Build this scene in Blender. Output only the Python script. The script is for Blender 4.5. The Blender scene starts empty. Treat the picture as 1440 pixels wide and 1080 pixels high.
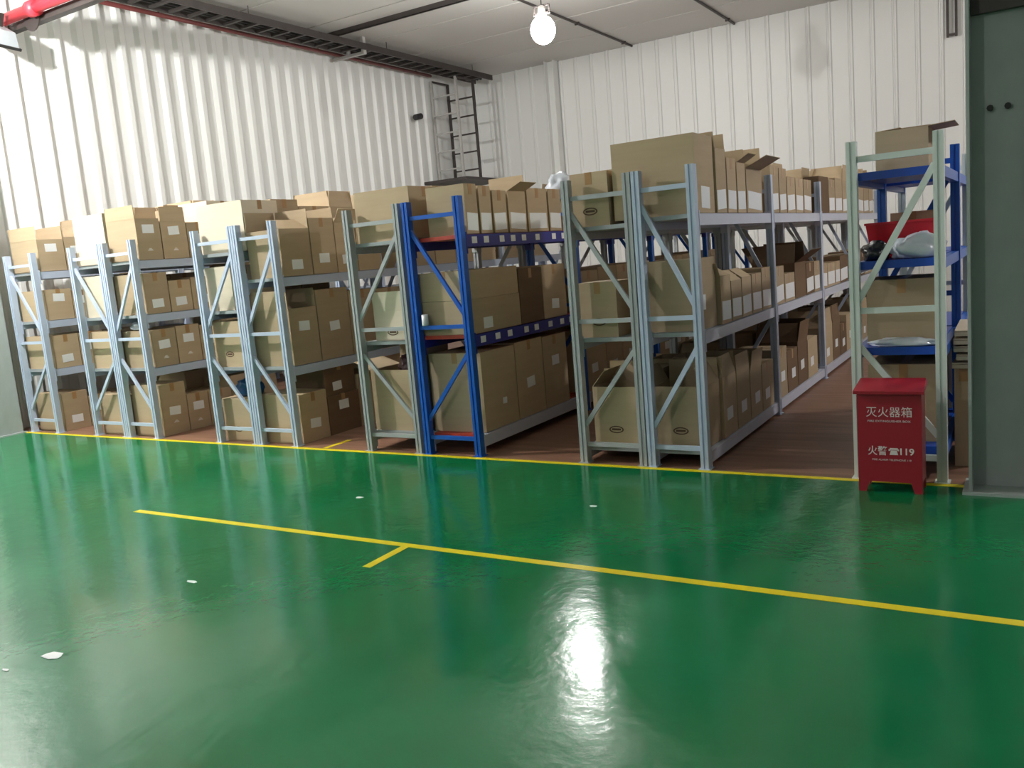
import bpy, bmesh, math, random
from mathutils import Vector, Matrix, noise

rng = random.Random(7)
SC = bpy.context.scene
COL = SC.collection

# ------------------------------------------------------------------ camera
def setup_camera():
    yaw, pitch, roll, f = -0.554113, 0.144743, -0.0854766, 1210.785
    fw = Vector((math.sin(yaw)*math.cos(pitch), math.cos(yaw)*math.cos(pitch), -math.sin(pitch)))
    right = Vector((math.cos(yaw), -math.sin(yaw), 0))
    up = right.cross(fw)
    r2 = right*math.cos(roll) + up*math.sin(roll)
    u2 = -right*math.sin(roll) + up*math.cos(roll)
    cd = bpy.data.cameras.new('camera'); cam = bpy.data.objects.new('camera', cd); COL.objects.link(cam)
    m = Matrix.Identity(4)
    for i in range(3):
        m[i][0] = r2[i]; m[i][1] = u2[i]; m[i][2] = -fw[i]
    m[0][3], m[1][3], m[2][3] = 0, 0, 1.475
    cam.matrix_world = m
    cd.sensor_fit = 'HORIZONTAL'; cd.sensor_width = 36; cd.lens = f*36/1440
    cd.clip_start = .05; cd.clip_end = 100
    SC.camera = cam
setup_camera()

# ------------------------------------------------------------------ world, exposure
BULB = 560.0           # radiance of the hanging bulbs
W = bpy.data.worlds.new('hall_ambient'); SC.world = W; W.use_nodes = True
W.node_tree.nodes['Background'].inputs[0].default_value = (1, 1, 1, 1)
W.node_tree.nodes['Background'].inputs[1].default_value = .20
SC.view_settings.view_transform = 'Standard'
SC.view_settings.look = 'None'
SC.view_settings.gamma = 1
SC.view_settings.use_curve_mapping = False
SC.view_settings.exposure = 0.0

XL, YB, ZC = -10.1, 15.8, 5.22      # left wall, back wall, ceiling
YF = 5.33                           # front frames of all racks

# ------------------------------------------------------------------ materials
def s2l(c):
    c = c/255
    return c/12.92 if c <= .04045 else ((c+.055)/1.055)**2.4
def rgb(r, g, b): return (s2l(r), s2l(g), s2l(b), 1)
MATS = {}
def mat(name, col, rough=.6, metal=0, spec=.5, var=0, scale=(20, 20, 20), bump=0, objvar=0, bscale=None, trans=0, alpha=None, detail=4):
    m = bpy.data.materials.new(name); m.use_nodes = True
    nt = m.node_tree; b = nt.nodes['Principled BSDF']
    b.inputs['Base Color'].default_value = col; b.inputs['Roughness'].default_value = rough
    b.inputs['Metallic'].default_value = metal; b.inputs['Specular IOR Level'].default_value = spec
    if trans: b.inputs['Transmission Weight'].default_value = trans
    if var or bump or objvar:
        tc = nt.nodes.new('ShaderNodeTexCoord'); mp = nt.nodes.new('ShaderNodeMapping')
        mp.inputs['Scale'].default_value = scale
        nt.links.new(tc.outputs['Object'], mp.inputs['Vector'])
        nz = nt.nodes.new('ShaderNodeTexNoise'); nz.inputs['Scale'].default_value = 1; nz.inputs['Detail'].default_value = detail
        nt.links.new(mp.outputs[0], nz.inputs['Vector'])
        cur = None
        if var or objvar:
            mx = nt.nodes.new('ShaderNodeMix'); mx.data_type = 'RGBA'
            mx.inputs[6].default_value = tuple(c*(1-var) for c in col[:3])+(1,)
            mx.inputs[7].default_value = tuple(min(1, c*(1+var)) for c in col[:3])+(1,)
            nt.links.new(nz.outputs[0], mx.inputs[0]); cur = mx.outputs[2]
        if objvar:
            oi = nt.nodes.new('ShaderNodeObjectInfo'); mr = nt.nodes.new('ShaderNodeMapRange')
            mr.inputs[3].default_value = 1-objvar; mr.inputs[4].default_value = 1+objvar
            nt.links.new(oi.outputs['Random'], mr.inputs[0])
            hs = nt.nodes.new('ShaderNodeHueSaturation'); nt.links.new(mr.outputs[0], hs.inputs['Value'])
            nt.links.new(cur, hs.inputs['Color']); cur = hs.outputs[0]
        if cur is not None: nt.links.new(cur, b.inputs['Base Color'])
        if bump:
            bp = nt.nodes.new('ShaderNodeBump'); bp.inputs['Strength'].default_value = bump; bp.inputs['Distance'].default_value = .01
            src = nz
            if bscale:
                src = nt.nodes.new('ShaderNodeTexNoise'); src.inputs['Scale'].default_value = bscale; src.inputs['Detail'].default_value = 3
                nt.links.new(tc.outputs['Object'], src.inputs['Vector'])
            nt.links.new(src.outputs[0], bp.inputs['Height']); nt.links.new(bp.outputs[0], b.inputs['Normal'])
    MATS[name] = m
    return m
mat('cardboard', rgb(180, 160, 132), .75, var=.10, scale=(3, 3, 26), objvar=.13, spec=.2)
mat('cardboard_pale', rgb(214, 202, 182), .7, var=.08, scale=(3, 3, 20), objvar=.08, spec=.25)
mat('cardboard_dark', rgb(116, 94, 74), .8, var=.15, scale=(3, 3, 22), objvar=.10, spec=.2)
mat('paper', rgb(236, 238, 240), .6, var=.05, scale=(40, 40, 90))
mat('print_brown', rgb(88, 62, 44), .7, var=.1)
mat('tape', rgb(165, 128, 86), .3, var=.08)
mat('paint_pale', rgb(186, 198, 220), .38, var=.05, scale=(6, 6, 6))
mat('paint_lilac', rgb(196, 200, 216), .38, var=.05, scale=(6, 6, 6))
mat('paint_sage', rgb(168, 172, 176), .4, var=.06, scale=(6, 6, 6))
mat('paint_blue', rgb(24, 92, 190), .35, var=.10, scale=(6, 6, 6))
mat('paint_navy', rgb(46, 52, 142), .4, var=.10, scale=(6, 6, 6))
mat('paint_cream', rgb(216, 224, 220), .38, var=.05, scale=(6, 6, 6))
mat('deck_grey', rgb(150, 156, 160), .5, var=.10, scale=(4, 4, 4))
mat('deck_red', rgb(176, 60, 42), .5, var=.12)
mat('deck_blue', rgb(22, 72, 170), .4, var=.08)
mat('wall_paint', rgb(232, 233, 230), .45, var=.04, scale=(.7, .7, .5))
mat('ceiling_paint', rgb(216, 214, 210), .5, var=.04, scale=(.6, .6, .6))
mat('joint_dark', rgb(70, 68, 66), .8)
mat('steel_column', rgb(168, 174, 172), .6, var=.14, scale=(9, 9, 5), bump=.1)
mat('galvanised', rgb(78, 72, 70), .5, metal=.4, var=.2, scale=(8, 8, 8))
mat('galvanised_light', rgb(186, 184, 180), .4, metal=.2, var=.08)
mat('pipe_red', rgb(232, 62, 76), .35, var=.06)
mat('pipe_maroon', rgb(120, 62, 60), .45, var=.10)
mat('housing_grey', rgb(176, 186, 192), .35, var=.04)
mat('rubber_dark', rgb(48, 48, 48), .6)
mat('yellow_tape', rgb(226, 206, 20), .45, var=.10, scale=(6, 6, 6))
mat('red_paint', rgb(160, 32, 48), .38, var=.07, scale=(7, 7, 7))
mat('letter_white', rgb(240, 226, 226), .5)
mat('red_plastic', rgb(196, 24, 44), .35, var=.05)
mat('bag_black', rgb(30, 32, 36), .25, var=.2, bump=.3)
mat('bag_white', rgb(206, 212, 222), .22, var=.06, bump=.3)
mat('bag_blue', rgb(34, 88, 140), .3, var=.2, bump=.3)
mat('bag_maroon', rgb(74, 40, 50), .3, var=.2, bump=.3)
mat('white_plastic', rgb(230, 232, 235), .35)

def floor_material():
    m = bpy.data.materials.new('green_epoxy'); m.use_nodes = True; nt = m.node_tree; b = nt.nodes['Principled BSDF']
    tc = nt.nodes.new('ShaderNodeTexCoord')
    n1 = nt.nodes.new('ShaderNodeTexNoise'); n1.inputs['Scale'].default_value = .9; n1.inputs['Detail'].default_value = 6
    n2 = nt.nodes.new('ShaderNodeTexNoise'); n2.inputs['Scale'].default_value = 26; n2.inputs['Detail'].default_value = 4
    n3 = nt.nodes.new('ShaderNodeTexNoise'); n3.inputs['Scale'].default_value = 5; n3.inputs['Detail'].default_value = 2
    for n in (n1, n2, n3): nt.links.new(tc.outputs['Object'], n.inputs['Vector'])
    r = nt.nodes.new('ShaderNodeValToRGB')
    r.color_ramp.elements[0].position = .3; r.color_ramp.elements[0].color = rgb(6, 104, 60)
    r.color_ramp.elements[1].position = .7; r.color_ramp.elements[1].color = rgb(14, 120, 72)
    nt.links.new(n1.outputs[0], r.inputs[0]); nt.links.new(r.outputs[0], b.inputs['Base Color'])
    mr = nt.nodes.new('ShaderNodeMapRange'); mr.inputs[1].default_value = .3; mr.inputs[2].default_value = .7
    mr.inputs[3].default_value = .10; mr.inputs[4].default_value = .19
    nt.links.new(n1.outputs[0], mr.inputs[0]); nt.links.new(mr.outputs[0], b.inputs['Roughness'])
    ad = nt.nodes.new('ShaderNodeMath'); ad.operation = 'MULTIPLY_ADD'; ad.inputs[1].default_value = 3.0
    nt.links.new(n3.outputs[0], ad.inputs[0]); nt.links.new(n2.outputs[0], ad.inputs[2])
    bp = nt.nodes.new('ShaderNodeBump'); bp.inputs['Strength'].default_value = .10; bp.inputs['Distance'].default_value = .008
    nt.links.new(ad.outputs[0], bp.inputs['Height']); nt.links.new(bp.outputs[0], b.inputs['Normal'])
    b.inputs['Specular IOR Level'].default_value = .55
    MATS['green_epoxy'] = m
floor_material()
def brown_floor():
    m = bpy.data.materials.new('brown_floor'); m.use_nodes = True; nt = m.node_tree; b = nt.nodes['Principled BSDF']
    tc = nt.nodes.new('ShaderNodeTexCoord'); mp = nt.nodes.new('ShaderNodeMapping'); mp.inputs['Scale'].default_value = (1.2, 14, 1)
    nt.links.new(tc.outputs['Object'], mp.inputs['Vector'])
    n = nt.nodes.new('ShaderNodeTexNoise'); n.inputs['Scale'].default_value = 1; n.inputs['Detail'].default_value = 8
    nt.links.new(mp.outputs[0], n.inputs['Vector'])
    r = nt.nodes.new('ShaderNodeValToRGB')
    r.color_ramp.elements[0].position = .3; r.color_ramp.elements[0].color = rgb(110, 78, 62)
    r.color_ramp.elements[1].position = .7; r.color_ramp.elements[1].color = rgb(150, 112, 92)
    nt.links.new(n.outputs[0], r.inputs[0]); nt.links.new(r.outputs[0], b.inputs['Base Color'])
    b.inputs['Roughness'].default_value = .42
    MATS['brown_floor'] = m
brown_floor()
def bulb_material(name, strength):
    m = bpy.data.materials.new(name); m.use_nodes = True; nt = m.node_tree
    nt.nodes.clear(); e = nt.nodes.new('ShaderNodeEmission'); o = nt.nodes.new('ShaderNodeOutputMaterial')
    e.inputs[0].default_value = (1, .985, .955, 1); e.inputs[1].default_value = strength
    nt.links.new(e.outputs[0], o.inputs[0]); MATS[name] = m
bulb_material('bulb_glow', BULB)
bulb_material('bulb_glow_dim', BULB*.34)
bulb_material('bulb_glow_small', BULB*6.0)

# ------------------------------------------------------------------ mesh helpers
class MB:
    def __init__(s): s.v = []; s.f = []
    def quad(s, pts):
        b = len(s.v); s.v += [tuple(p) for p in pts]; s.f.append(tuple(range(b, b+len(pts))))
    def hexa(s, p):       # 8 corners: bottom 0-3 ccw, top 4-7
        b = len(s.v); s.v += [tuple(q) for q in p]
        for f in ((3, 2, 1, 0), (4, 5, 6, 7), (0, 1, 5, 4), (1, 2, 6, 5), (2, 3, 7, 6), (3, 0, 4, 7)): s.f.append(tuple(b+i for i in f))
    def box(s, x0, x1, y0, y1, z0, z1):
        s.hexa([(x0, y0, z0), (x1, y0, z0), (x1, y1, z0), (x0, y1, z0), (x0, y0, z1), (x1, y0, z1), (x1, y1, z1), (x0, y1, z1)])
    def bar(s, a, b, w, h, up=(0, 0, 1)):
        a = Vector(a); b = Vector(b); d = (b-a).normalized(); u = Vector(up)
        if abs(d.dot(u)) > .98: u = Vector((0, 1, 0))
        x = d.cross(u).normalized()*w/2; y = x.cross(d).normalized()*h/2
        s.hexa([a-x-y, a+x-y, a+x+y, a-x+y, b-x-y, b+x-y, b+x+y, b-x+y])
    def prism(s, prof, z0, z1):     # profile ccw in xy
        n = len(prof); b = len(s.v)
        s.v += [(x, y, z0) for x, y in prof]+[(x, y, z1) for x, y in prof]
        s.f.append(tuple(range(b+n-1, b-1, -1))); s.f.append(tuple(range(b+n, b+2*n)))
        for i in range(n):
            j = (i+1) % n; s.f.append((b+i, b+j, b+n+j, b+n+i))
    def tube(s, a, b, r, n=12, r2=None):
        a = Vector(a); b = Vector(b); d = (b-a).normalized(); u = Vector((0, 0, 1))
        if abs(d.z) > .98: u = Vector((1, 0, 0))
        x = d.cross(u).normalized(); y = d.cross(x).normalized(); k = len(s.v); r2 = r if r2 is None else r2
        for c, rr in ((a, r), (b, r2)):
            for i in range(n):
                t = 2*math.pi*i/n; s.v.append(tuple(c+x*rr*math.cos(t)+y*rr*math.sin(t)))
        s.f.append(tuple(k+i for i in range(n))); s.f.append(tuple(k+n+i for i in range(n-1, -1, -1)))
        for i in range(n):
            j = (i+1) % n; s.f.append((k+j, k+i, k+n+i, k+n+j))
    def lathe(s, prof, n=20, c=(0, 0, 0)):
        k = len(s.v)
        for r, z in prof:
            for i in range(n):
                t = 2*math.pi*i/n; s.v.append((c[0]+r*math.cos(t), c[1]+r*math.sin(t), c[2]+z))
        for a in range(len(prof)-1):
            for i in range(n):
                j = (i+1) % n; s.f.append((k+a*n+i, k+a*n+j, k+(a+1)*n+j, k+(a+1)*n+i))
        s.f.append(tuple(k+i for i in range(n-1, -1, -1))); s.f.append(tuple(k+(len(prof)-1)*n+i for i in range(n)))
    def mesh(s, name, m, smooth=False):
        me = bpy.data.meshes.new(name); me.from_pydata(s.v, [], s.f); me.materials.append(MATS[m]); me.update()
        bm = bmesh.new(); bm.from_mesh(me); bmesh.ops.recalc_face_normals(bm, faces=bm.faces); bm.to_mesh(me); bm.free()
        if smooth:
            for p in me.polygons: p.use_smooth = True
        return me
def link(name, me, parent=None, loc=(0, 0, 0), rot=None):
    o = bpy.data.objects.new(name, me); COL.objects.link(o); o.location = loc
    if rot: o.rotation_euler = rot
    if parent: o.parent = parent
    return o
def tag(o, label=None, cat=None, group=None, kind=None):
    if label: o['label'] = label
    if cat: o['category'] = cat
    if group: o['group'] = group
    if kind: o['kind'] = kind
    return o
CACHE = {}
def cbox(dx, dy, dz, m, name='piece'):   # cached centred-in-xy box standing on z=0
    k = ('b', round(dx, 3), round(dy, 3), round(dz, 3), m)
    if k not in CACHE:
        b = MB(); b.box(-dx/2, dx/2, -dy/2, dy/2, 0, dz); CACHE[k] = b.mesh(name, m)
    return CACHE[k]

# ------------------------------------------------------------------ structure
def structure():
    b = MB(); b.box(XL, 8, -8, 5.30, -.1, 0)
    tag(link('floor', b.mesh('floor', 'green_epoxy')), 'glossy green painted floor in front of the racks', kind='structure')
    b = MB(); b.box(XL, 8, 5.30, YB, -.1, 0)
    tag(link('floor', b.mesh('floor', 'brown_floor')), 'reddish brown floor beneath the racks', kind='structure')
    # yellow lines
    def tape(n, pts, w, label):
        b = MB()
        (x0, y0), (x1, y1) = pts; d = Vector((x1-x0, y1-y0, 0)).normalized(); q = Vector((-d.y, d.x, 0))*w/2
        p = [Vector((x0, y0, 0))-q, Vector((x1, y1, 0))-q, Vector((x1, y1, 0))+q, Vector((x0, y0, 0))+q]
        b.hexa(p+[v+Vector((0, 0, .0015)) for v in p])
        tag(link('trim_%d' % n, b.mesh('trim', 'yellow_tape')), label, kind='structure')
    tape(1, ((-9.78, 5.265), (-.28, 5.265)), .05, 'long yellow floor line along the rack fronts')
    tape(2, ((-5.21, 3.46), (1.8, 3.46)), .05, 'yellow floor line across the open green floor')
    tape(3, ((-2.885, 3.12), (-2.885, 3.435)), .05, 'short yellow stub joining the middle floor line')
    tape(4, ((-5.22, 5.31), (-5.22, 5.62)), .05, 'short yellow stub between two rack rows')
    # left wall
    wl = MB(); wl.box(XL-.1, XL-.04, -8, YB, 0, ZC)
    wl = tag(link('wall_left', wl.mesh('wall_left', 'wall_paint')), 'ribbed white sheet wall on the left', kind='structure')
    pit = .297
    b = MB(); pr = [(-.04, 0), (0, 0), (0, .125), (.048, .175), (.048, .235), (0, .265), (0, pit-.002), (-.04, pit-.002)]
    b.prism(pr, 0, ZC); pm = b.mesh('wall_panel', 'wall_paint')
    y = 14.1
    while y-pit > -3.5:
        y -= pit; link('wall_panel', pm, wl, (XL, y, 0))
    b = MB(); b.box(-.04, -.001, 0, (YB-14.1)/2-.004, 0, ZC); fm = b.mesh('flat_panel', 'wall_paint')
    for i in range(2): link('flat_panel', fm, wl, (XL, 14.1+i*(YB-14.1)/2, 0))
    # back wall
    wb = MB(); wb.box(XL, 8, YB+.04, YB+.1, 0, ZC)
    wb = tag(link('wall_back', wb.mesh('wall_back', 'wall_paint')), 'white ribbed sheet wall at the back', kind='structure')
    pit = .337
    b = MB(); pr = [(0, .04), (0, 0), (.02, 0), (.034, -.028), (.062, -.028), (.076, 0), (pit-.004, 0), (pit-.004, .04)]
    b.prism(pr, 0, ZC); pm = b.mesh('wall_panel', 'wall_paint')
    x = XL
    while x+pit < 8.1:
        link('wall_panel', pm, wb, (x, YB, 0)); x += pit
    # ceiling panels
    c = MB(); c.box(XL, 8, -8, YB, ZC+.03, ZC+.1)
    c = tag(link('ceiling', c.mesh('ceiling', 'joint_dark')), 'pale panelled ceiling with dark seams', kind='structure')
    pw = 1.34; b = MB(); b.box(XL, 8, .013, pw-.013, 0, .03); pm = b.mesh('ceiling_panel', 'ceiling_paint')
    y = YB
    while y-pw > -8:
        y -= pw; link('ceiling_panel', pm, c, (0, y, ZC))
    # steel columns
    def column(x0, x1, y0, y1, z1, label, extra=None):
        t = .016; b = MB(); b.box(x0, x0+t, y0, y1, 0, z1); b.box(x1-t, x1, y0, y1, 0, z1)
        ym = y0+(y1-y0)*.62; b.box(x0+t, x1-t, ym-.006, ym+.006, 0, z1)
        o = tag(link('steel_column', b.mesh('steel_column', 'steel_column')), label, kind='structure')
        b = MB(); b.box(x0-.03, x1+.03, y0-.03, y1+.03, 0, .016); link('base_plate', b.mesh('base_plate', 'steel_column'), o)
        return o, ym
    o, ym = column(-.315, -.035, 5.12, 5.36, ZC, 'grey steel column at the right edge')
    for bx in (-.212, -.132):
        b = MB(); b.tube((bx, ym-.006, 2.03), (bx, ym-.03, 2.03), .016, 8); link('bolt', b.mesh('bolt', 'rubber_dark'), o)
    b = MB(); b.box(-.296, -.054, ym-.05, ym-.008, 2.50, 2.95); link('stiffener_plate', b.mesh('stiffener_plate', 'galvanised'), o)
    o, ym = column(-10.04, -9.735, 4.98, 5.24, ZC, 'pale grey steel column at the left edge')
    b = MB(); b.box(-10.02, -9.73, 4.965, 4.979, 1.27, 1.31); link('cable_clamp', b.mesh('cable_clamp', 'galvanised'), o)
    column(-8.28, -8.08, YB-.23, YB-.03, ZC, 'white steel column against the back wall')[0]
structure()
for o in COL.objects:
    if o.get('label', '').startswith('white steel column'):
        o.data.materials[0] = MATS['wall_paint']

# ------------------------------------------------------------------ racks
def post_mesh(m, h=1.96):
    k = ('post', m, h)
    if k not in CACHE:
        w, d, g, gd = .027, .03, .006, .008
        b = MB()
        b.prism([(-w, -d), (-g, -d), (-g, -d+gd), (g, -d+gd), (g, -d), (w, -d), (w, d), (-w, d)], .006, h)
        b.box(-.04, .04, -.045, .045, 0, .006)
        CACHE[k] = b.mesh('post', m)
    return CACHE[k]
RACKS = {}
def rack(key, name, label, x0, x1, typ, m, levels, frames, deck, group=None, beam_m=None, tags=False, lowbeam_m=None, beam_h=.075):
    """x0,x1: post centres; levels: deck-top heights; typ A: braces fall to the right first."""
    root = bpy.data.objects.new(name, None); COL.objects.link(root); root.location = ((x0+x1)/2, frames[0], 0)
    tag(root, label, 'shelving', group)
    w = x1-x0; hw = w/2
    def brace(a, b):
        k = ('brace', m, round(w, 3), round(a, 3), round(b, 3))
        if k not in CACHE:
            q = MB(); q.bar((-hw+.02, 0, a), (hw-.02, 0, b), .022, .03); CACHE[k] = q.mesh('brace', m)
        return CACHE[k]
    zz = [(1.835, 1.835), (1.0, 1.0), (.135, .135)]
    zz += [(1.74, 1.08), (.27, .80)] if typ == 'A' else [(1.08, 1.74), (.80, .27)]
    for y in frames:
        ly = y-frames[0]
        for sx in (-hw, hw): link('post', post_mesh(m), root, (sx, ly, 0))
        for a, b in zz: link('brace', brace(a, b), root, (0, ly, 0))
    for i in range(len(frames)-1):
        ya, yb = frames[i]-frames[0]+.03, frames[i+1]-frames[0]-.03
        for li, z in enumerate(levels):
            bm_ = beam_m or m
            if lowbeam_m and li == 0: bm_ = lowbeam_m
            for sx in (-hw, hw):
                k = ('beam', bm_, round(yb-ya, 3), beam_h)
                if k not in CACHE:
                    q = MB(); q.box(-.022, .022, 0, yb-ya, -beam_h, 0); q.box(-.03, .03, 0, .012, -beam_h-.05, .02); q.box(-.03, .03, yb-ya-.012, yb-ya, -beam_h-.05, .02)
                    CACHE[k] = q.mesh('beam', bm_)
                bo = link('beam', CACHE[k], root, (sx, ya, z-.005))
                if tags and sx > 0 and li > 0:
                    n = 8; yy = .12
                    while yy < yb-ya-.1:
                        link('shelf_tag', cbox(.002, .07, .05, 'paper', 'shelf_tag'), bo, (.0225, yy, -.066)); yy += rng.uniform(.16, .32)
            k = ('deck', deck, round(w, 3), round(yb-ya, 3))
            if k not in CACHE:
                q = MB(); n = 3; L = (yb-ya-.02)/n
                for j in range(1): q.box(-hw+.024, hw-.024, .01, yb-ya-.01, -.028, 0)
                CACHE[k] = q.mesh('shelf_panel', deck)
            link('shelf_panel', CACHE[k], root, (0, ya, z))
    RACKS[key] = dict(x0=x0, x1=x1, levels=levels, root=root, yend=frames[-1])
    return root
FR5 = [5.33, 7.17, 9.01, 10.85, 12.69]
FR3 = FR5[:4]
G = 'storage racks standing in rows'
rack('R1', 'storage_rack', 'leftmost pale storage rack, half hidden by the left steel column', -9.66, -9.17, 'A', 'paint_pale', [.70, 1.23, 1.76], FR3, 'deck_grey', G)
rack('R2a', 'storage_rack', 'second pale storage rack from the left wall', -8.46, -7.97, 'A', 'paint_pale', [.70, 1.23, 1.76], FR3, 'deck_grey', G)
rack('R2b', 'storage_rack', 'third pale storage rack from the left wall', -7.91, -7.47, 'B', 'paint_pale', [.70, 1.23, 1.76], FR3, 'deck_grey', G)
rack('R3a', 'storage_rack', 'fourth pale storage rack from the left wall', -6.55, -6.06, 'B', 'paint_pale', [.70, 1.22, 1.74], FR3, 'deck_grey', G)
rack('R3b', 'storage_rack', 'fifth pale rack from the left, with only two widely spaced shelves', -6.00, -5.56, 'B', 'paint_pale', [.70, 1.48], FR3, 'deck_grey', G)
rack('R4a', 'storage_rack', 'grey storage rack joined to the left side of the blue rack', -4.71, -4.20, 'B', 'paint_sage', [.16, .90, 1.69], FR5, 'deck_grey', G)
rack('R4b', 'storage_rack', 'bright blue storage rack with navy beams and white shelf tags', -4.11, -3.635, 'A', 'paint_blue', [.16, .93, 1.68], FR5, 'deck_red', G, beam_m='paint_navy', tags=True, lowbeam_m='paint_lilac', beam_h=.09)
rack('R5a', 'storage_rack', 'sage grey storage rack just right of the blue rack', -2.735, -2.285, 'A', 'paint_sage', [.11, .88, 1.64], FR5, 'deck_grey', G)
rack('R5b', 'storage_rack', 'pale blue-grey storage rack facing the wide right aisle', -2.222, -1.855, 'A', 'paint_pale', [.11, .90, 1.66], FR5, 'deck_grey', G, beam_m='paint_lilac')

# ------------------------------------------------------------------ cartons
ORD = ['front', 'second', 'third', 'fourth', 'fifth', 'sixth', 'seventh', 'eighth', 'ninth', 'tenth', 'eleventh', 'twelfth', 'thirteenth', 'fourteenth', 'fifteenth', 'sixteenth', 'seventeenth', 'eighteenth', 'nineteenth', 'twentieth', 'twenty-first', 'twenty-second', 'twenty-third', 'twenty-fourth', 'twenty-fifth', 'twenty-sixth', 'twenty-seventh', 'twenty-eighth', 'twenty-ninth', 'thirtieth']
RN = dict(R1='leftmost rack', R2a='second rack from left', R2b='third rack from left', R3a='fourth rack from left', R3b='fifth rack from left', R4a='grey rack touching blue', R4b='bright blue rack', R5a='sage rack right of blue', R5b='rack along wide aisle', R6='cream rack')
def emblem_mesh():
    if 'emb' not in CACHE:
        b = MB(); n = 24; a, c, t = .055, .026, .010
        for i in range(n):
            p = []
            for j in (i, i+1):
                u = 2*math.pi*j/n
                p += [(a*math.cos(u), c*math.sin(u)), ((a-t)*math.cos(u), (c-t*.8)*math.sin(u))]
            b.hexa([(p[0][0], -.001, p[0][1]), (p[2][0], -.001, p[2][1]), (p[3][0], -.001, p[3][1]), (p[1][0], -.001, p[1][1]),
                    (p[0][0], 0, p[0][1]), (p[2][0], 0, p[2][1]), (p[3][0], 0, p[3][1]), (p[1][0], 0, p[1][1])])
        b.box(-.034, .034, -.001, 0, -.006, .008)
        CACHE['emb'] = b.mesh('printed_emblem', 'print_brown')
    return CACHE['emb']
def mark_mesh():
    if 'mark' not in CACHE:
        b = MB()
        for i in range(3): b.box(0, .001, -.03+.008*i, .03-.008*i, -.012+.009*i, -.007+.009*i)
        CACHE['mark'] = b.mesh('printed_mark', 'paper')
    return CACHE['mark']
def carton(x0, x1, y0, y1, z, h, label, group=None, open_=False, flaps=None, m='cardboard', paper=None, emblem=False, mark=False, tape=True, rot=0, name='carton', wide_paper=False, tilt=0):
    """root mesh = body; parts: flap, tape, paper_label, printed_emblem"""
    dx, dy = x1-x0, y1-y0; hx, hy = dx/2, dy/2
    b = MB(); t = .006
    if open_:
        b.box(-hx, hx, -hy, hy, 0, t)
        b.box(-hx, hx, -hy, -hy+t, t, h); b.box(-hx, hx, hy-t, hy, t, h)
        b.box(-hx, -hx+t, -hy+t, hy-t, t, h); b.box(hx-t, hx, -hy+t, hy-t, t, h)
    else:
        # closed: folded top of two flaps with a seam between them
        b.box(-hx, hx, -hy, hy, 0, h-.005)
        if dx < dy: b.box(-hx, -.002, -hy, hy, h-.005, h); b.box(.002, hx, -hy, hy, h-.005, h)
        else: b.box(-hx, hx, -hy, -.002, h-.005, h); b.box(-hx, hx, .002, hy, h-.005, h)
    o = link(name, b.mesh('carton', m), None, ((x0+x1)/2, (y0+y1)/2, z), (tilt, 0, rot))
    tag(o, label, 'carton', group)
    if open_:
        if flaps is None:
            flaps = {'F': rng.uniform(90, 115), 'B': rng.uniform(90, 120), 'L': rng.uniform(92, 110), 'R': rng.uniform(75, 115)}
        for s, ang in flaps.items():
            if s == 'B': ang = max(ang, 89)
            a = math.radians(ang); fb = MB(); l = min(hx, hy)*.96
            if s in 'FB':
                sg = -1 if s == 'F' else 1; d = Vector((0, sg*math.cos(a), math.sin(a))); p = Vector((0, sg*hy, h)); e = Vector((hx-.003, 0, 0)); nn = Vector((0, -sg*math.sin(a), math.cos(a)))*.002
            else:
                sg = -1 if s == 'L' else 1; d = Vector((sg*math.cos(a), 0, math.sin(a))); p = Vector((sg*hx, 0, h)); e = Vector((0, hy-.003, 0)); nn = Vector((-sg*math.sin(a), 0, math.cos(a)))*.002
            q = p+d*l; i = e*.97
            fb.hexa([p-e-nn, p+e-nn, q+i-nn, q-i-nn, p-e+nn, p+e+nn, q+i+nn, q-i+nn])
            link('flap', fb.mesh('flap', m), o)
    elif tape:
        tb = MB()
        if dx < dy: tb.box(-.024, .024, -hy-.0012, hy+.0012, h, h+.0012); tb.box(-.024, .024, -hy-.0012, -hy, h-.08, h)
        else: tb.box(-hx-.0012, hx+.0012, -.024, .024, h, h+.0012); tb.box(hx, hx+.0012, -.024, .024, h-.08, h)
        link('tape', tb.mesh('tape', 'tape'), o)
    if paper:      # (fraction along y, height of centre, width, height) on the aisle side
        fy, zc, pw, ph = paper
        link('paper_label', cbox(.0015, pw, ph, 'paper', 'paper_label'), o, (hx+.00075, -hy+dy*fy, zc-ph/2), (rng.uniform(-.06, .06), 0, 0))
    if mark: link('printed_mark', mark_mesh(), o, (hx, -hy+dy*.5, h*.25))
    if emblem: link('printed_emblem', emblem_mesh(), o, (0, -hy, h*.28))
    return o
FLOOR = {}
LEVN = {3: ['floor tier', 'lower shelf', 'middle shelf', 'top shelf']}
def levname(key, z):
    L = RACKS[key]['levels']
    if z < .05: return 'on the floor under'
    i = min(range(len(L)), key=lambda k: abs(L[k]-z))
    n = ['bottom shelf of', 'middle shelf of', 'top shelf of'] if len(L) == 3 else ['lower shelf of', 'top shelf of']
    return 'on '+n[i]
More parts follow.
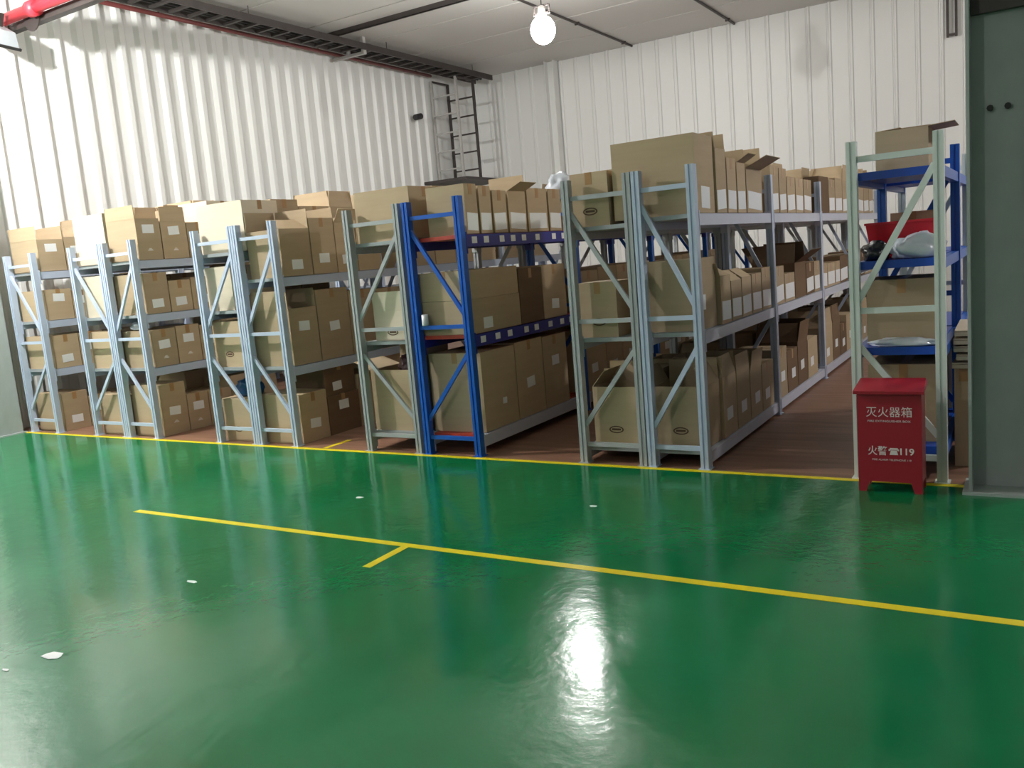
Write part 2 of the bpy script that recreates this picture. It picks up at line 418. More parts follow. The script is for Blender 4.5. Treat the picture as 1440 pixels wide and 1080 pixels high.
def fill(key, z, specs, y=5.40, x0=None, x1=None, gap=.012):
    """specs: (length along the row, height, dict of carton options)"""
    FY = [q for q in FR5[1:]]
    R = RACKS[key]; a = R['x0']-.01 if x0 is None else x0; b = R['x1']+.005 if x1 is None else x1
    for i, (L, h, o) in enumerate(specs):
        o = dict(o); oo = o.pop('open', False); xa = o.pop('xa', a); xb = o.pop('xb', b); y += o.pop('skip', 0)
        m = o.get('m', 'cardboard'); size = 'tall' if h > .45 else 'low' if h < .28 else 'mid-sized'
        for q in FY:
            if y < q+.04 and y+L > q-.04: y = q+.045
        if y+L > (R['yend']-.04): break
        colr = {'cardboard': 'brown', 'cardboard_pale': 'pale', 'cardboard_dark': 'dark brown'}[m]
        lab = o.pop('label', None)
        if not lab:
            lab = '%s %s carton %s %s, %s' % ('open' if oo else 'closed', colr, levname(key, z), RN[key], ORD[i]+(' one' if i == 0 else ' from front'))
        carton(xa, xb, y, y+L, z+.001, h, lab, 'cartons on the racks', open_=oo, **o)
        y += L+gap
def auto(n, lr, hr, popen=.4, paper=None, mark=False, mats=('cardboard',)):
    out = []
    for i in range(n):
        h = rng.uniform(*hr); d = {'m': rng.choice(mats), 'mark': mark}
        if rng.random() < popen: d['open'] = True
        else: d['tape'] = True
        if paper == 'low': d['paper'] = (.5, .10, None, .13)
        elif paper: d['paper'] = (rng.uniform(.4, .6), h*rng.uniform(.3, .45), .13, .085)
        L = rng.uniform(*lr)
        if paper == 'low': d['paper'] = (.5, .09, L*.86, .13)
        out.append((L, h, d))
    return out
PL = lambda zc, fy=.5: (fy, zc, .13, .085)
UP = {'F': 88, 'B': 84, 'L': 60, 'R': 92}

# --- leftmost rack
fill('R1', 1.76, [(.30, .34, dict(open=True, paper=PL(.25), flaps={'F': 95, 'L': 80, 'B': 88})), (.26, .36, dict(open=True, paper=PL(.22), flaps={'F': 92, 'B': 88}))]+auto(8, (.28, .36), (.3, .42), .4, True))
fill('R1', 1.23, [(.30, .33, dict(paper=PL(.24))), (.28, .30, dict(paper=PL(.2)))]+auto(2, (.28, .36), (.3, .36), .4, True))
fill('R1', .70, [(.30, .36, dict(paper=PL(.10))), (.28, .36, dict(paper=PL(.2)))]+auto(2, (.28, .36), (.3, .36), .4, True))
fill('R1', 0, [(.30, .42, dict(paper=PL(.12))), (.28, .34, dict(paper=PL(.2)))]+auto(2, (.28, .36), (.3, .4), .4, True))
# --- second rack
fill('R2a', 1.76, [(.34, .50, dict(m='cardboard_pale')), (.34, .40, dict(open=True))]+auto(9, (.3, .4), (.36, .5), .5))
fill('R2a', 1.23, [(.34, .42, dict(m='cardboard_pale')), (.34, .36, {})]+auto(1, (.3, .4), (.3, .4), .4))
fill('R2a', .70, [(.34, .38, {}), (.34, .36, {})]+auto(1, (.3, .4), (.3, .4), .4))
fill('R2a', 0, [(.34, .42, {}), (.34, .36, {})]+auto(1, (.3, .4), (.3, .4), .4))
# --- third rack
fill('R2b', 1.76, [(.27, .40, dict(open=True, paper=PL(.30), mark=True, flaps={'F': 92, 'L': 88})), (.30, .37, dict(open=True, paper=PL(.28), mark=True, flaps={'R': 93, 'B': 80})), (.28, .36, dict(mark=True, paper=PL(.2))),
     (.42, .58, dict(m='cardboard_pale', label='tall pale carton standing above the others behind third rack from left'))]+auto(7, (.3, .4), (.36, .5), .5, True), y=5.40)
fill('R2b', 1.23, [(.27, .40, dict(paper=PL(.10), mark=True, m='cardboard')), (.26, .31, dict(paper=PL(.1), mark=True)), (.26, .33, dict(paper=PL(.1)))]+auto(2, (.28, .36), (.3, .38), .4, True))
fill('R2b', .70, [(.28, .37, dict(paper=PL(.22), mark=True)), (.28, .38, dict(paper=PL(.25), mark=True)), (.27, .36, dict(paper=PL(.2)))]+auto(2, (.28, .36), (.3, .38), .4, True))
fill('R2b', 0, [(.30, .52, dict(paper=PL(.24), mark=True, m='cardboard')), (.26, .37, dict(paper=PL(.24), mark=True)), (.3, .36, dict(paper=PL(.2)))]+auto(2, (.28, .36), (.3, .42), .4, True))
# --- fourth rack
fill('R3a', 1.74, [(.42, .44, dict(m='cardboard_pale', xb=-5.97, label='big pale carton with brown side on top shelf of fourth rack from left')), (.34, .46, {})]+auto(8, (.3, .42), (.36, .46), .5))
fill('R3a', 1.22, [(.34, .40, dict(m='cardboard_pale', xb=-6.22)), (.34, .34, {})]+auto(1, (.3, .4), (.3, .38), .4))
fill('R3a', .70, [(.34, .42, dict(emblem=True, xb=-6.17)), (.34, .34, {})]+auto(1, (.3, .4), (.3, .38), .4))
fill('R3a', 0, [(.34, .40, dict(emblem=True, xb=-6.2)), (.34, .34, {})]+auto(1, (.3, .4), (.3, .38), .4))
# --- fifth rack
fill('R3b', 1.48, [(.36, .41, dict(open=True, paper=PL(.10), flaps={'L': 88, 'B': 80, 'R': 150})), (.31, .50, dict(paper=PL(.14))), (.28, .46, dict(open=True, paper=PL(.12), flaps={'F': 88, 'R': 60})), (.34, .52, {})]+auto(7, (.3, .42), (.45, .62), .5, True), x0=-5.955)
fill('R3b', .70, [(.34, .50, dict(open=True, paper=PL(.34), flaps={'B': 90, 'L': 88, 'F': 91})), (.42, .64, dict(paper=PL(.30))), (.4, .6, {})]+auto(1, (.3, .4), (.45, .6), .4, True), x0=-6.02)
fill('R3b', 0, [(.34, .44, dict(paper=PL(.16))), (.42, .36, dict(m='cardboard_dark', paper=PL(.26))), (.4, .5, {})]+auto(1, (.3, .4), (.45, .6), .4, True), x0=-6.02)
carton(-6.0, -5.57, 5.755, 6.16, .363, .30, 'dark brown carton stacked on another carton under fifth rack from left', 'cartons on the racks', m='cardboard_dark', paper=(.4, .08, .12, .08))
# --- grey rack joined to the blue one
fill('R4a', 1.69, [(.40, .40, dict(label='wide closed carton on top shelf of grey rack joined to blue rack', xa=-4.68, xb=-4.13)), (.38, .42, {})]+auto(12, (.34, .46), (.24, .33), .2, True))
fill('R4a', .90, [(.32, .24, dict(open=True, m='cardboard_pale', emblem=True, xa=-4.60, xb=-4.24, flaps={'F': 84, 'R': 40, 'B': 120})), (.34, .30, dict(skip=.05)), (.34, .32, {})]+auto(2, (.34, .46), (.28, .36), 0))
fill('R4a', .16, [(.40, .50, dict(open=True, flaps={'B': 60, 'L': 20, 'R': 85}, xa=-4.70, xb=-4.19)), (.38, .42, {})]+auto(2, (.34, .46), (.32, .44), .4))
# --- blue rack
LO = lambda L: (.5, .09, L*.86, .13)
fill('R4b', 1.68, [(.165, .37, dict(paper=LO(.165))), (.165, .36, dict(paper=LO(.165))), (.20, .33, dict(paper=LO(.2))), (.28, .33, dict(paper=LO(.28), open=True, flaps={'B': 85, 'R': 25})), (.34, .36, dict(paper=LO(.34))), (.22, .36, dict(paper=LO(.22)))]
     + auto(13, (.26, .4), (.28, .35), .25, 'low'), y=5.42, gap=.03, x0=-3.98)
fill('R4b', .93, [(.71, .26, dict(tape=False, paper=PL(.07, .3))), (.38, .45, dict(m='cardboard_dark')), (.42, .46, dict(paper=PL(.12)))]+auto(8, (.36, .5), (.36, .44), 0, True), y=5.385)
carton(-4.11, -3.635, 5.385, 6.095, .93+.263, .22, 'wide carton lying on a lower carton on middle shelf of bright blue rack', 'cartons on the racks', paper=None)
fill('R4b', .16, [(.50, .62, dict(paper=(.6, .2, .06, .05))), (.45, .63, dict(paper=PL(.28))), (.43, .62, dict(paper=PL(.40)))]+auto(9, (.38, .5), (.5, .64), .2, True), y=5.44)
# --- sage rack
fill('R5a', 1.64, [(.34, .36, dict(emblem=True, xa=-2.74, xb=-2.46)), (.34, .40, dict(skip=.05))]+auto(17, (.34, .44), (.30, .40), .4))
fill('R5a', .88, [(.30, .38, dict(emblem=True, xa=-2.73, xb=-2.45)), (.34, .26, dict(skip=.1)), (.34, .30, {}), (.34, .28, {})]+auto(8, (.34, .44), (.20, .30), 0))
fill('R5a', .11, [(.30, .42, dict(emblem=True, open=True, xa=-2.68, xb=-2.35, flaps={'B': 70, 'L': 130, 'R': -60})), (.34, .34, dict(open=True, m='cardboard')), (.34, .36, {})]+auto(8, (.34, .44), (.26, .40), .5))
# --- rack along the wide aisle
fill('R5b', 1.66, [(.37, .50, dict(xa=-2.43, xb=-1.86, tape=False, paper=(.5, .10, .17, .14), label='very large closed brown carton on top front corner of wide-aisle rack')), (.22, .43, dict(paper=LO(.22), open=True, flaps={'F': 89, 'B': 85})),
     (.21, .38, dict(paper=LO(.21))), (.21, .36, dict(open=True, paper=LO(.21), flaps={'R': 30, 'B': 92})), (.42, .33, dict(open=True, paper=LO(.42), flaps={'R': 25, 'B': 90})), (.26, .38, dict(paper=LO(.26), skip=.08)), (.24, .37, dict(paper=LO(.24)))]
     + auto(3, (.24, .34), (.30, .36), .6, 'low')+[(.45, .36, dict(m='cardboard_dark'))]+auto(10, (.3, .44), (.32, .38), .5, 'low'), y=5.42, gap=.025, x0=-2.2)
fill('R5b', .90, [(.36, .47, dict(xa=-2.24, xb=-1.88, tape=False, paper=(.3, .18, .06, .1))), (.22, .33, dict(open=True, paper=LO(.22), flaps={'F': 60, 'R': 150})), (.24, .28, dict(paper=LO(.24), open=True, flaps={'R': 140})), (.24, .29, dict(paper=LO(.24), open=True, flaps={'R': 145})), (.26, .30, dict(paper=LO(.26))), (.26, .33, dict(paper=LO(.26)))]
     + auto(2, (.24, .40), (.24, .33), .0, 'low')+[(.42, .32, dict(open=True, m='cardboard_dark', flaps={'F': 115, 'R': 35, 'B': 100, 'L': 60}, label='dark open carton with splayed flaps on middle shelf of wide-aisle rack'))]+auto(12, (.24, .46), (.24, .33), .0, 'low', mats=('cardboard', 'cardboard_dark')), y=5.42, gap=.02)
fill('R5b', .11, [(.30, .42, dict(emblem=True, open=True, xa=-2.23, xb=-1.87, flaps={'B': 80, 'L': 60, 'R': 120}))]+auto(5, (.26, .34), (.36, .44), .7, True)
     + auto(14, (.3, .46), (.32, .44), .5, True, mats=('cardboard', 'cardboard_dark')), y=5.42, gap=.02)

# ------------------------------------------------------------------ cream rack at the right
def cream_rack():
    x0, x1 = -.905, -.46
    root = bpy.data.objects.new('storage_rack', None); COL.objects.link(root); root.location = ((x0+x1)/2, YF, 0)
    tag(root, 'cream storage rack with blue shelves behind the red extinguisher box', 'shelving', G)
    hw = (x1-x0)/2; w = x1-x0
    def brace(a, b, m):
        q = MB(); q.bar((-hw+.02, 0, a), (hw-.02, 0, b), .024, .034); return q.mesh('brace', m)
    frames = [(0, 'paint_cream'), (1.10, 'paint_blue'), (2.15, 'paint_cream')]
    for ly, m in frames:
        for sx in (-hw, hw): link('post', post_mesh(m), root, (sx, ly, 0))
        for a, b in ((1.86, 1.86), (1.0, 1.0), (.14, .14), (1.06, 1.79), (.79, .27)): link('brace', brace(a, b, m), root, (0, ly, 0))
    for j, (ya, yb) in enumerate(((.03, 1.07), (1.13, 2.12))):
        for z in (.20, .78, 1.28, 1.785):
            for sx in (-hw, hw):
                q = MB(); q.box(-.02, .02, ya, yb, -.06, 0); link('beam', q.mesh('beam', 'paint_blue'), root, (sx, 0, z-.005))
            q = MB(); q.box(-hw+.022, hw-.022, ya, yb, -.03, 0); q.box(-hw+.022, hw-.022, ya, ya+.02, -.045, -.03)
            link('shelf_panel', q.mesh('shelf_panel', 'deck_blue'), root, (0, 0, z))
    RACKS['R6'] = dict(x0=x0, x1=x1, levels=[.2, .78, 1.28, 1.785], root=root)
cream_rack()
carton(-.84, -.55, 5.75, 6.10, 1.786, .25, 'brown carton on the highest blue shelf of the cream rack', 'cartons on the racks', tape=False, open_=True, flaps={'R': 4, 'L': 176, 'B': 170})
carton(-.80, -.55, 6.02, 6.32, 1.281, .27, 'brown carton behind the red tray on the cream rack', 'cartons on the racks')
carton(-.87, -.49, 5.50, 5.95, .781, .38, 'large dark brown carton on third blue shelf of cream rack', 'cartons on the racks', m='cardboard')
carton(-.87, -.48, 5.48, 6.0, .201, .46, 'brown carton on the lowest shelf of the cream rack', 'cartons on the racks')
carton(-.87, -.48, 6.52, 7.0, .201, .46, 'brown carton on lowest shelf at the back of cream rack', 'cartons on the racks', m='cardboard')
carton(-.425, -.325, 5.72, 6.30, 0, .60, 'tall narrow carton on the floor between cream rack and right column', 'cartons on the racks')
def flat_cartons():
    for i in range(5):
        q = MB(); q.box(-.075, .075, -.33, .33, 0, .024); q.box(-.075, .07, -.33, .32, .027, .034)
        tag(link('flattened_carton', q.mesh('flattened_carton', 'cardboard_pale'), None, (-.352+.008*(i % 2), 6.02+.012*((i*7) % 3), .602+i*.048), (0, 0, .02*((i*5) % 3-1))),
            ['lowest', 'second lowest', 'middle', 'second highest', 'topmost'][i]+' flattened carton in the stack beside the cream rack', 'carton', 'flattened cartons')
flat_cartons()

def bag(name, label, loc, size, m, seed, cat='bag', sub=4):
    bm = bmesh.new(); bmesh.ops.create_icosphere(bm, subdivisions=sub, radius=1)
    for v in bm.verts:
        p = v.co.copy(); q = p*1.7+Vector((seed*3.1, seed, 0))
        d = 1+.32*noise.noise(q)+.16*abs(noise.noise(q*2.7))+.08*noise.noise(q*6)
        v.co = Vector((p.x*d*size[0], p.y*d*size[1], p.z*d*size[2]))
        if v.co.z < -.55*size[2]: v.co.z = -.55*size[2]+.02*(v.co.z+.55*size[2])
    mn = min(v.co.z for v in bm.verts)
    for v in bm.verts: v.co.z -= mn
    me = bpy.data.meshes.new(name); bm.to_mesh(me); bm.free(); me.materials.append(MATS[m])
    for p in me.polygons: p.use_smooth = True
    return tag(link(name, me, None, loc), label, cat)
def top_at(x, y):
    z = 0
    for o in COL.objects:
        if o.name.startswith('carton'):
            c = [Vector(q)+o.location for q in o.bound_box]
            if min(q.x for q in c) <= x <= max(q.x for q in c) and min(q.y for q in c) <= y <= max(q.y for q in c): z = max(z, max(q.z for q in c))
    return z
bag('plastic_bag', 'black plastic bag on second blue shelf of cream rack', (-.815, 5.50, 1.282), (.075, .09, .07), 'bag_black', 1)
bag('plastic_bag', 'shiny white plastic bag bulging beside the red tray on cream rack', (-.59, 5.49, 1.282), (.13, .09, .09), 'bag_white', 2)
bag('plastic_bag', 'flat white plastic bag on third blue shelf of cream rack', (-.67, 5.42, .782), (.18, .05, .03), 'bag_white', 9)
bag('plastic_bag', 'crumpled silver plastic bag on top of the blue rack cartons', (-3.80, 7.30, top_at(-3.80, 7.30)+.001), (.15, .15, .15), 'bag_white', 4)
bag('plastic_bag', 'blue plastic bag on a carton under fourth rack from left', (-6.38, 5.6, .403), (.13, .12, .11), 'bag_blue', 5)
bag('plastic_bag', 'dark maroon bag in the open carton under the blue rack neighbour', (-4.4, 5.62, .58), (.14, .12, .12), 'bag_maroon', 6)
bag('plastic_bag', 'small clear plastic bag on cartons of third rack from left', (-7.75, 5.5, 1.082), (.11, .08, .05), 'bag_white', 7)

def red_tray():
    b = MB(); z0, z1 = 0, .21
    X0, X1, Y0, Y1 = -.17, .17, -.13, .13; fx = .03
    lo = [(X0, Y0), (X1, Y0), (X1, Y1), (X0, Y1)]; hi = [(X0-fx, Y0-fx), (X1+fx, Y0-fx), (X1+fx, Y1+fx), (X0-fx, Y1+fx)]
    t = .004
    b.box(X0, X1, Y0, Y1, 0, t)
    for i in range(4):
        j = (i+1) % 4
        p = [Vector((*lo[i], 0)), Vector((*lo[j], 0)), Vector((*hi[j], z1)), Vector((*hi[i], z1))]
        n = (p[1]-p[0]).cross(p[3]-p[0]).normalized()*t
        b.hexa([q-n for q in p]+p)
    o = tag(link('storage_tray', b.mesh('storage_tray', 'red_plastic'), None, (-.69, 5.80, 1.282)), 'red plastic tray on second blue shelf of cream rack', 'tray')
    r = MB()
    for i in range(4):
        j = (i+1) % 4; r.bar((*hi[i], z1), (*hi[j], z1), .014, .014)
    link('rim', r.mesh('rim', 'red_plastic'), o)
red_tray()
def cup():
    b = MB(); b.lathe([(.024, 0), (.026, .004), (.026, .085), (.022, .085), (.022, .02)], 16)
    o = tag(link('paper_roll', b.mesh('paper_roll', 'white_plastic', True), None, (-4.03, 5.325, 1.0165)), 'small white roll standing on the blue rack cross brace', 'roll')
cup()

# ------------------------------------------------------------------ extinguisher box
def ext_box():
    x0, x1, yf, yb = -.865, -.535, 5.05, 5.225
    cx = (x0+x1)/2; root = bpy.data.objects.new('extinguisher_box', None); COL.objects.link(root); root.location = (cx, yf, 0)
    tag(root, 'red metal fire extinguisher box with white lettering on green floor', 'extinguisher box')
    hw = (x1-x0)/2; d = yb-yf
    b = MB(); b.hexa([(-hw, 0, .06), (hw, 0, .06), (hw, d, .06), (-hw, d, .06), (-hw, 0, .565), (hw, 0, .565), (hw, d, .60), (-hw, d, .60)])
    link('body', b.mesh('body', 'red_paint'), root)
    for sx in (-1, 1):
        for sy in (0, 1):
            b = MB(); ya = 0 if sy == 0 else d-.03; xa = sx*hw; xi = sx*(hw-.04); xt = sx*(hw-.058)
            p = [(xa, ya, 0), (xi, ya, 0), (xi, ya+.03, 0), (xa, ya+.03, 0), (xa, ya, .06), (xt, ya, .06), (xt, ya+.03, .06), (xa, ya+.03, .06)]
            b.hexa(p); link('foot', b.mesh('foot', 'red_paint'), root)
    b = MB(); L = hw+.016
    p = [(-L, -.026, .563), (L, -.026, .563), (L, d+.004, .602), (-L, d+.004, .602), (-L, -.026, .580), (L, -.026, .580), (L-.01, d+.004, .622), (-L+.01, d+.004, .622)]
    b.hexa(p); link('lid', b.mesh('lid', 'red_paint'), root)
    def text(s, z, h, wmax, name, x=0, bold=0):
        cu = bpy.data.curves.new(name, 'FONT'); cu.body = s; cu.size = h; cu.extrude = .0006; cu.offset = bold
        cu.align_x = 'CENTER'; cu.align_y = 'CENTER'
        t = bpy.data.objects.new(name, cu); COL.objects.link(t)
        dg = bpy.context.evaluated_depsgraph_get(); me = bpy.data.meshes.new_from_object(t.evaluated_get(dg))
        bpy.data.objects.remove(t); bpy.data.curves.remove(cu)
        xs = [v.co.x for v in me.vertices]
        if xs:
            k = wmax/(max(xs)-min(xs)); mid = (max(xs)+min(xs))/2
            for v in me.vertices: v.co.x = (v.co.x-mid)*k
        me.materials.clear(); me.materials.append(MATS['letter_white'])
        link(name, me, root, (x, -.001, z), (math.pi/2, 0, 0))
    def phone(x, z):
        b = MB(); y0, y1 = -.0006, .0006
        def pr(pts): b.hexa([(px, y1, pz) for px, pz in pts]+[(px, y0, pz) for px, pz in pts])
        pr([(-.022, -.018), (.022, -.018), (.015, .008), (-.015, .008)])
        pr([(-.024, .011), (.024, .011), (.020, .021), (-.020, .021)])
        pr([(-.027, .004), (-.017, .006), (-.016, .014), (-.027, .014)]); pr([(.017, .006), (.027, .004), (.027, .014), (.016, .014)])
        link('phone_symbol', b.mesh('phone_symbol', 'letter_white'), root, (x, -.001, z))
    text('灭火器箱', .455, .062, .235, 'lettering', 0, 0)
    text('FIRE EXTINGUISHER BOX', .407, .016, .22, 'lettering')
    text('火警', .235, .056, .10, 'lettering', -.062, .0005)
    phone(.022, .235)
    text('119', .235, .052, .07, 'lettering', .090, .001)
    text('FIRE ALARM TELEPHONE 119', .187, .014, .20, 'lettering', .01)
ext_box()

# ------------------------------------------------------------------ services under the ceiling
def services():
    # cable ladder along the left wall
    xa, xb, z = -9.72, -9.32, 5.06
    root = bpy.data.objects.new('cable_ladder', None); COL.objects.link(root); root.location = (0, 0, 0)
    tag(root, 'dark steel cable ladder hung along the top of the left wall', 'cable tray')
    for x in (xa, xb):
        b = MB(); b.box(x-.012, x+.012, 4, 15.3, z-.05, z+.05); link('side_rail', b.mesh('side_rail', 'galvanised'), root)
    b = MB(); b.box(xa+.012, xb-.012, -.025, .025, -.015, .015); rm = b.mesh('rung', 'galvanised')
    y = 4.1
    while y < 15.2: link('rung', rm, root, (0, y, z-.03)); y += .3
    b = MB(); b.tube((xa+.12, 4, z+.005), (xa+.12, 15.2, z+.005), .025, 8); b.tube((xa+.2, 4, z+.005), (xa+.2, 15.2, z+.005), .025, 8)
    link('cable', b.mesh('cable', 'rubber_dark'), root)
    for yy in (6, 9, 12, 14.6):
        for x in (xa, xb):
            b = MB(); b.tube((x, yy, z+.04), (x, yy, ZC), .006, 6); link('hanger_rod', b.mesh('hanger_rod', 'galvanised'), root)
    # maroon pipe along left wall
    b = MB(); b.tube((-9.93, 4, 5.04), (-9.93, 14.05, 5.04), .03, 12)
    o = tag(link('sprinkler_pipe', b.mesh('sprinkler_pipe', 'pipe_maroon', True)), 'thin maroon pipe running high along the left wall', 'pipe')
    for yy in (5, 8, 11, 13.6):
        b = MB(); b.box(-10.05, -9.93, yy-.015, yy+.015, 5.06, 5.08); link('pipe_bracket', b.mesh('pipe_bracket', 'galvanised'), o)
    # ceiling channel along X and the white T hanger
    b = MB(); b.box(-9.75, 2, 10.86, 10.90, ZC-.08, ZC-.072); b.box(-9.75, 2, 10.86, 10.868, ZC-.08, ZC); b.box(-9.75, 2, 10.892, 10.90, ZC-.08, ZC)
    tag(link('ceiling_channel', b.mesh('ceiling_channel', 'galvanised')), 'dark steel channel crossing the ceiling from the cable ladder', 'beam')
    root = bpy.data.objects.new('hanger_or_shadow_bars', None); COL.objects.link(root); root.location = (-9.72, 11.45, ZC)
    tag(root, 'white T-shaped hanger holding the cable ladder below the ceiling', 'bracket')
    b = MB(); b.box(-.3, .38, -.035, .035, -.27, -.23); link('cross_arm', b.mesh('cross_arm', 'galvanised_light'), root)
    b = MB(); b.box(.33, .38, -.035, .035, -.23, 0); link('drop_leg', b.mesh('drop_leg', 'galvanised_light'), root)
    b = MB(); b.box(.0, .04, -.035, .035, -.23, 0); link('drop_leg', b.mesh('drop_leg', 'galvanised_light'), root)
    # conduits on the ceiling running back
    for x, y0, lab in ((-6.5, 10.5, 'thin dark conduit on ceiling beside the bulb'), (-4.56, 10.5, 'thin dark conduit on ceiling right of the bulb')):
        b = MB(); b.tube((x, y0, ZC-.02), (x, YB-.02, ZC-.02), .02, 8)
        o = tag(link('conduit', b.mesh('conduit', 'galvanised')), lab, 'conduit')
        for yy in (11.5, 13.5, 15.4):
            b = MB(); b.box(x-.04, x+.04, yy-.012, yy+.012, ZC-.044, ZC-.001); link('clip', b.mesh('clip', 'galvanised'), o)
    # white conduit running along X above the bulb
    b = MB(); b.tube((-6.6, 10.5, ZC-.03), (1, 10.5, ZC-.03), .022, 8)
    tag(link('conduit', b.mesh('conduit', 'white_plastic')), 'white conduit on the ceiling just above the bulb', 'conduit')
    # red fire main in X direction with coupling and grey housing
    b = MB(); b.tube((-9.98, 5.9, 4.60), (-2, 5.9, 4.60), .06, 16)
    o = tag(link('fire_main', b.mesh('fire_main', 'pipe_red', True)), 'thick red fire pipe at the upper left corner', 'pipe')
    b = MB(); b.tube((-9.42, 5.9, 4.60), (-9.30, 5.9, 4.60), .085, 16); link('coupling', b.mesh('coupling', 'pipe_red', True), o)
    b = MB(); b.tube((-9.55, 5.98, 4.565), (-9.55, 5.995, 4.565), .15, 20); link('valve_wheel', b.mesh('valve_wheel', 'galvanised'), o)
    for x in (-9.2, -6, -3):
        b = MB(); b.tube((x, 5.9, 4.66), (x, 5.9, ZC), .008, 6); link('hanger_rod', b.mesh('hanger_rod', 'galvanised'), o)
    b = MB(); b.box(-10.06, -2, 6.0, 6.09, 4.50, 4.58)
    tag(link('cable_trunking', b.mesh('cable_trunking', 'galvanised')), 'dark cable trunking beside the thick red pipe', 'trunking')
    # grey tilted housing under the red pipe
    root = bpy.data.objects.new('floodlight', None); COL.objects.link(root); root.location = (-9.80, 5.72, 4.40); root.rotation_euler = (0, math.radians(32), math.radians(12))
    tag(root, 'grey floodlight housing with dark rim under the red pipe', 'floodlight')
    b = MB(); b.hexa([(-.2, -.13, -.06), (.2, -.13, -.06), (.2, .13, -.06), (-.2, .13, -.06), (-.14, -.09, .08), (.14, -.09, .08), (.14, .09, .08), (-.14, .09, .08)]); link('housing', b.mesh('housing', 'housing_grey'), root)
    b = MB(); b.box(-.22, .22, -.15, .15, -.09, -.06); link('rim', b.mesh('rim', 'rubber_dark'), root)
    b = MB(); b.bar((0, 0, .08), (-.02, .0, .22), .03, .06); link('bracket', b.mesh('bracket', 'galvanised'), root)
    # platform tower in the far left corner
    root = bpy.data.objects.new('access_platform', None); COL.objects.link(root); root.location = (-9.75, 14.3, 3.0)
    tag(root, 'steel cage ladder with dark platform in the far left corner', 'ladder')
    def frame(y, x0, x1, zt, m):
        for x in (x0, x1):
            b = MB(); b.box(-.022, .022, -.022, .022, 0, zt-3.0); link('post', b.mesh('post', m), root, (x+9.75, y-14.3, 0))
        zz = 3.28
        while zz < zt:
            b = MB(); b.box(x0+.022, x1-.022, -.014, .014, -.014, .014); link('rung', b.mesh('rung', m), root, (9.75, y-14.3, zz-3.0)); zz += .345
    frame(14.20, -10.04, -9.47, ZC-.24, 'galvanised_light'); frame(14.75, -10.04, -9.44, ZC-.24, 'galvanised')  # front frame coloured lighter as if lit, back one darker as if shaded
    for x in (-10.02, -9.44):
        b = MB(); b.bar((x+9.75, -.1, ZC-3.255), (x+9.75, .45, ZC-3.255), .03, .03); link('top_rail', b.mesh('top_rail', 'galvanised'), root)
    b = MB(); b.box(-.30, .68, -.62, .95, 0, .05); link('platform', b.mesh('platform', 'galvanised'), root)
    # small camera on left wall
    root = bpy.data.objects.new('wall_camera', None); COL.objects.link(root); root.location = (XL+.04, 13.55, 4.24)
    tag(root, 'small dark camera on the left wall near the corner', 'camera')
    b = MB(); b.tube((0, 0, 0), (.10, 0, .0), .02, 10); link('mount', b.mesh('mount', 'galvanised'), root)
    b = MB(); b.tube((.12, -.10, -.02), (.12, .08, .02), .055, 14); link('camera_body', b.mesh('camera_body', 'rubber_dark'), root)
services()
def wall_shadow_bars():  # dark bars modelled in place of a shadow on the back wall
    root = bpy.data.objects.new('hanger_or_shadow_bars', None); COL.objects.link(root); root.location = (-1.15, YB-.06, 4.3)
    tag(root, 'dark bars modelling a two-bar shadow high on the back wall beside the right column', 'bracket')
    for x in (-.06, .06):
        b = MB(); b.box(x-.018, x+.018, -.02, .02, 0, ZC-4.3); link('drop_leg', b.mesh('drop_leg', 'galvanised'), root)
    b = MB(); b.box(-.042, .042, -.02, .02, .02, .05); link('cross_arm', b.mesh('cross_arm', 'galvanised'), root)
wall_shadow_bars()

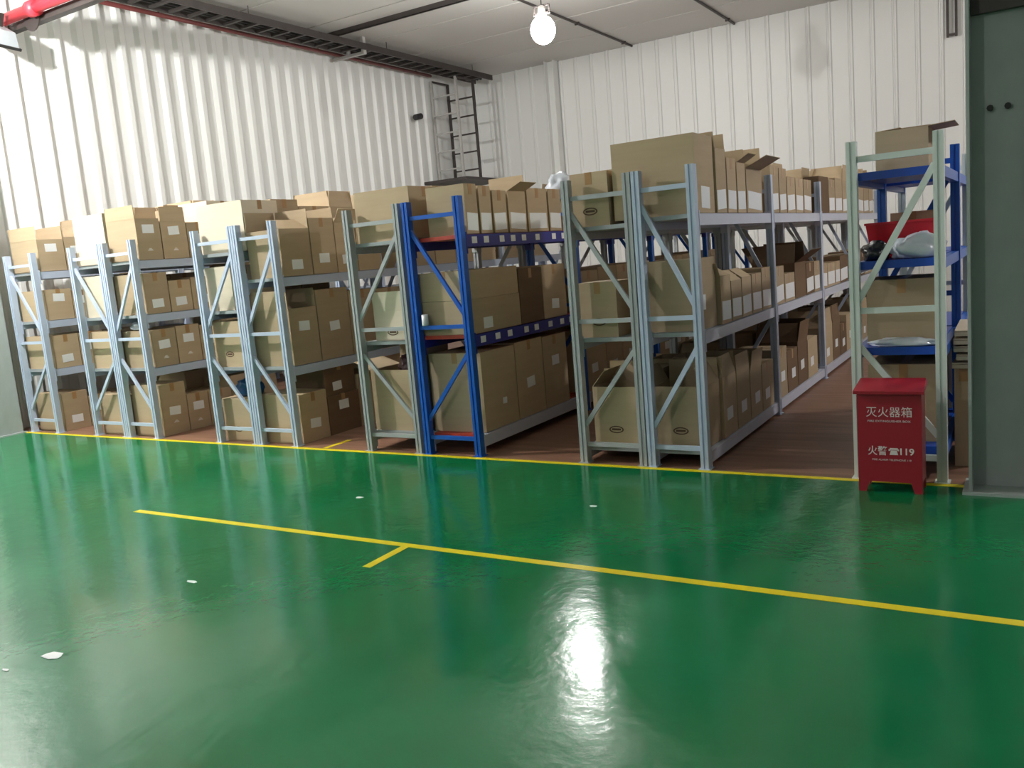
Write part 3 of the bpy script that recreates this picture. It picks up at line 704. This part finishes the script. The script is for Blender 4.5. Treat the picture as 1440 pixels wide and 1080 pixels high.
def lamp(x, y, z, label, glow='bulb_glow', k=1.0):
    root = bpy.data.objects.new('hanging_bulb', None); COL.objects.link(root); root.location = (x, y, z)
    tag(root, label, 'lamp', 'hanging bulbs')
    pr = [(.035, .18)]+[(.16*math.sin(t), -.165*math.cos(t)*1.08) for t in [math.pi*(1-k/14)*.92 for k in range(1, 14)]]+[(.004, -.178)]
    pr = [(r*k, q*k+.18*(1-k)) for r, q in pr]
    b = MB(); b.lathe(pr[::-1], 24); link('bulb', b.mesh('bulb', glow, True), root)
    b = MB(); b.lathe([(.036, .17), (.05, .18), (.05, .28), (.03, .30)], 16); link('socket', b.mesh('socket', 'galvanised_light', True), root)
    b = MB(); b.tube((0, 0, .28), (0, 0, ZC-z), .007, 6); link('cord', b.mesh('cord', 'rubber_dark'), root)
    b = MB(); b.bar((-.11, 0, .2), (.11, 0, .2), .02, .03); b.bar((-.11, 0, .19), (-.11, 0, .3), .02, .02); b.bar((.11, 0, .19), (.11, 0, .3), .02, .02); b.bar((-.11, 0, .3), (.11, 0, .3), .02, .02)
    link('bracket', b.mesh('bracket', 'galvanised'), root)
lamp(-5.49, 10.38, 4.36, 'glowing white bulb hanging over the racks', 'bulb_glow_dim')
lamp(-8.3, 3.5, 4.27, 'glowing bulb hanging over the green floor at the left', 'bulb_glow_small', .5)
lamp(2.7, 8.8, 4.36, 'glowing bulb hanging behind the right steel column', 'bulb_glow', .82)
lamp(-4.0, -3.4, 4.36, 'added fill bulb hanging over the green floor behind the viewer', 'bulb_glow', .56)  # unseen bulb, added to brighten the rack fronts

# ------------------------------------------------------------------ scraps on the floor
def scraps():
    for i, (x, y, r, a, lab) in enumerate(((-3.5, 1.85, .055, .4, 'largest white paper scrap on green floor at lower left'), (-3.57, 1.69, .018, 1.2, 'tiny white scrap at the left edge of green floor'), (-3.64, 2.66, .03, .2, 'small white scrap below the yellow stub line at left'), (-3.82, 4.14, .03, .8, 'small white scrap between the two long yellow lines'), (-2.22, 4.37, .025, .1, 'white speck on floor in front of the sage rack'))):
        b = MB(); n = 7; pts = []
        for k in range(n):
            t = 2*math.pi*k/n+a; rr = r*(.55+.45*((k*37+i*13) % 10)/10); pts.append((rr*1.5*math.cos(t), rr*.7*math.sin(t)))
        b.prism(pts, 0, .002)
        tag(link('paper_scrap', b.mesh('paper_scrap', 'paper'), None, (x, y, .0005)), lab, 'paper scrap', 'scraps on the floor')
scraps()
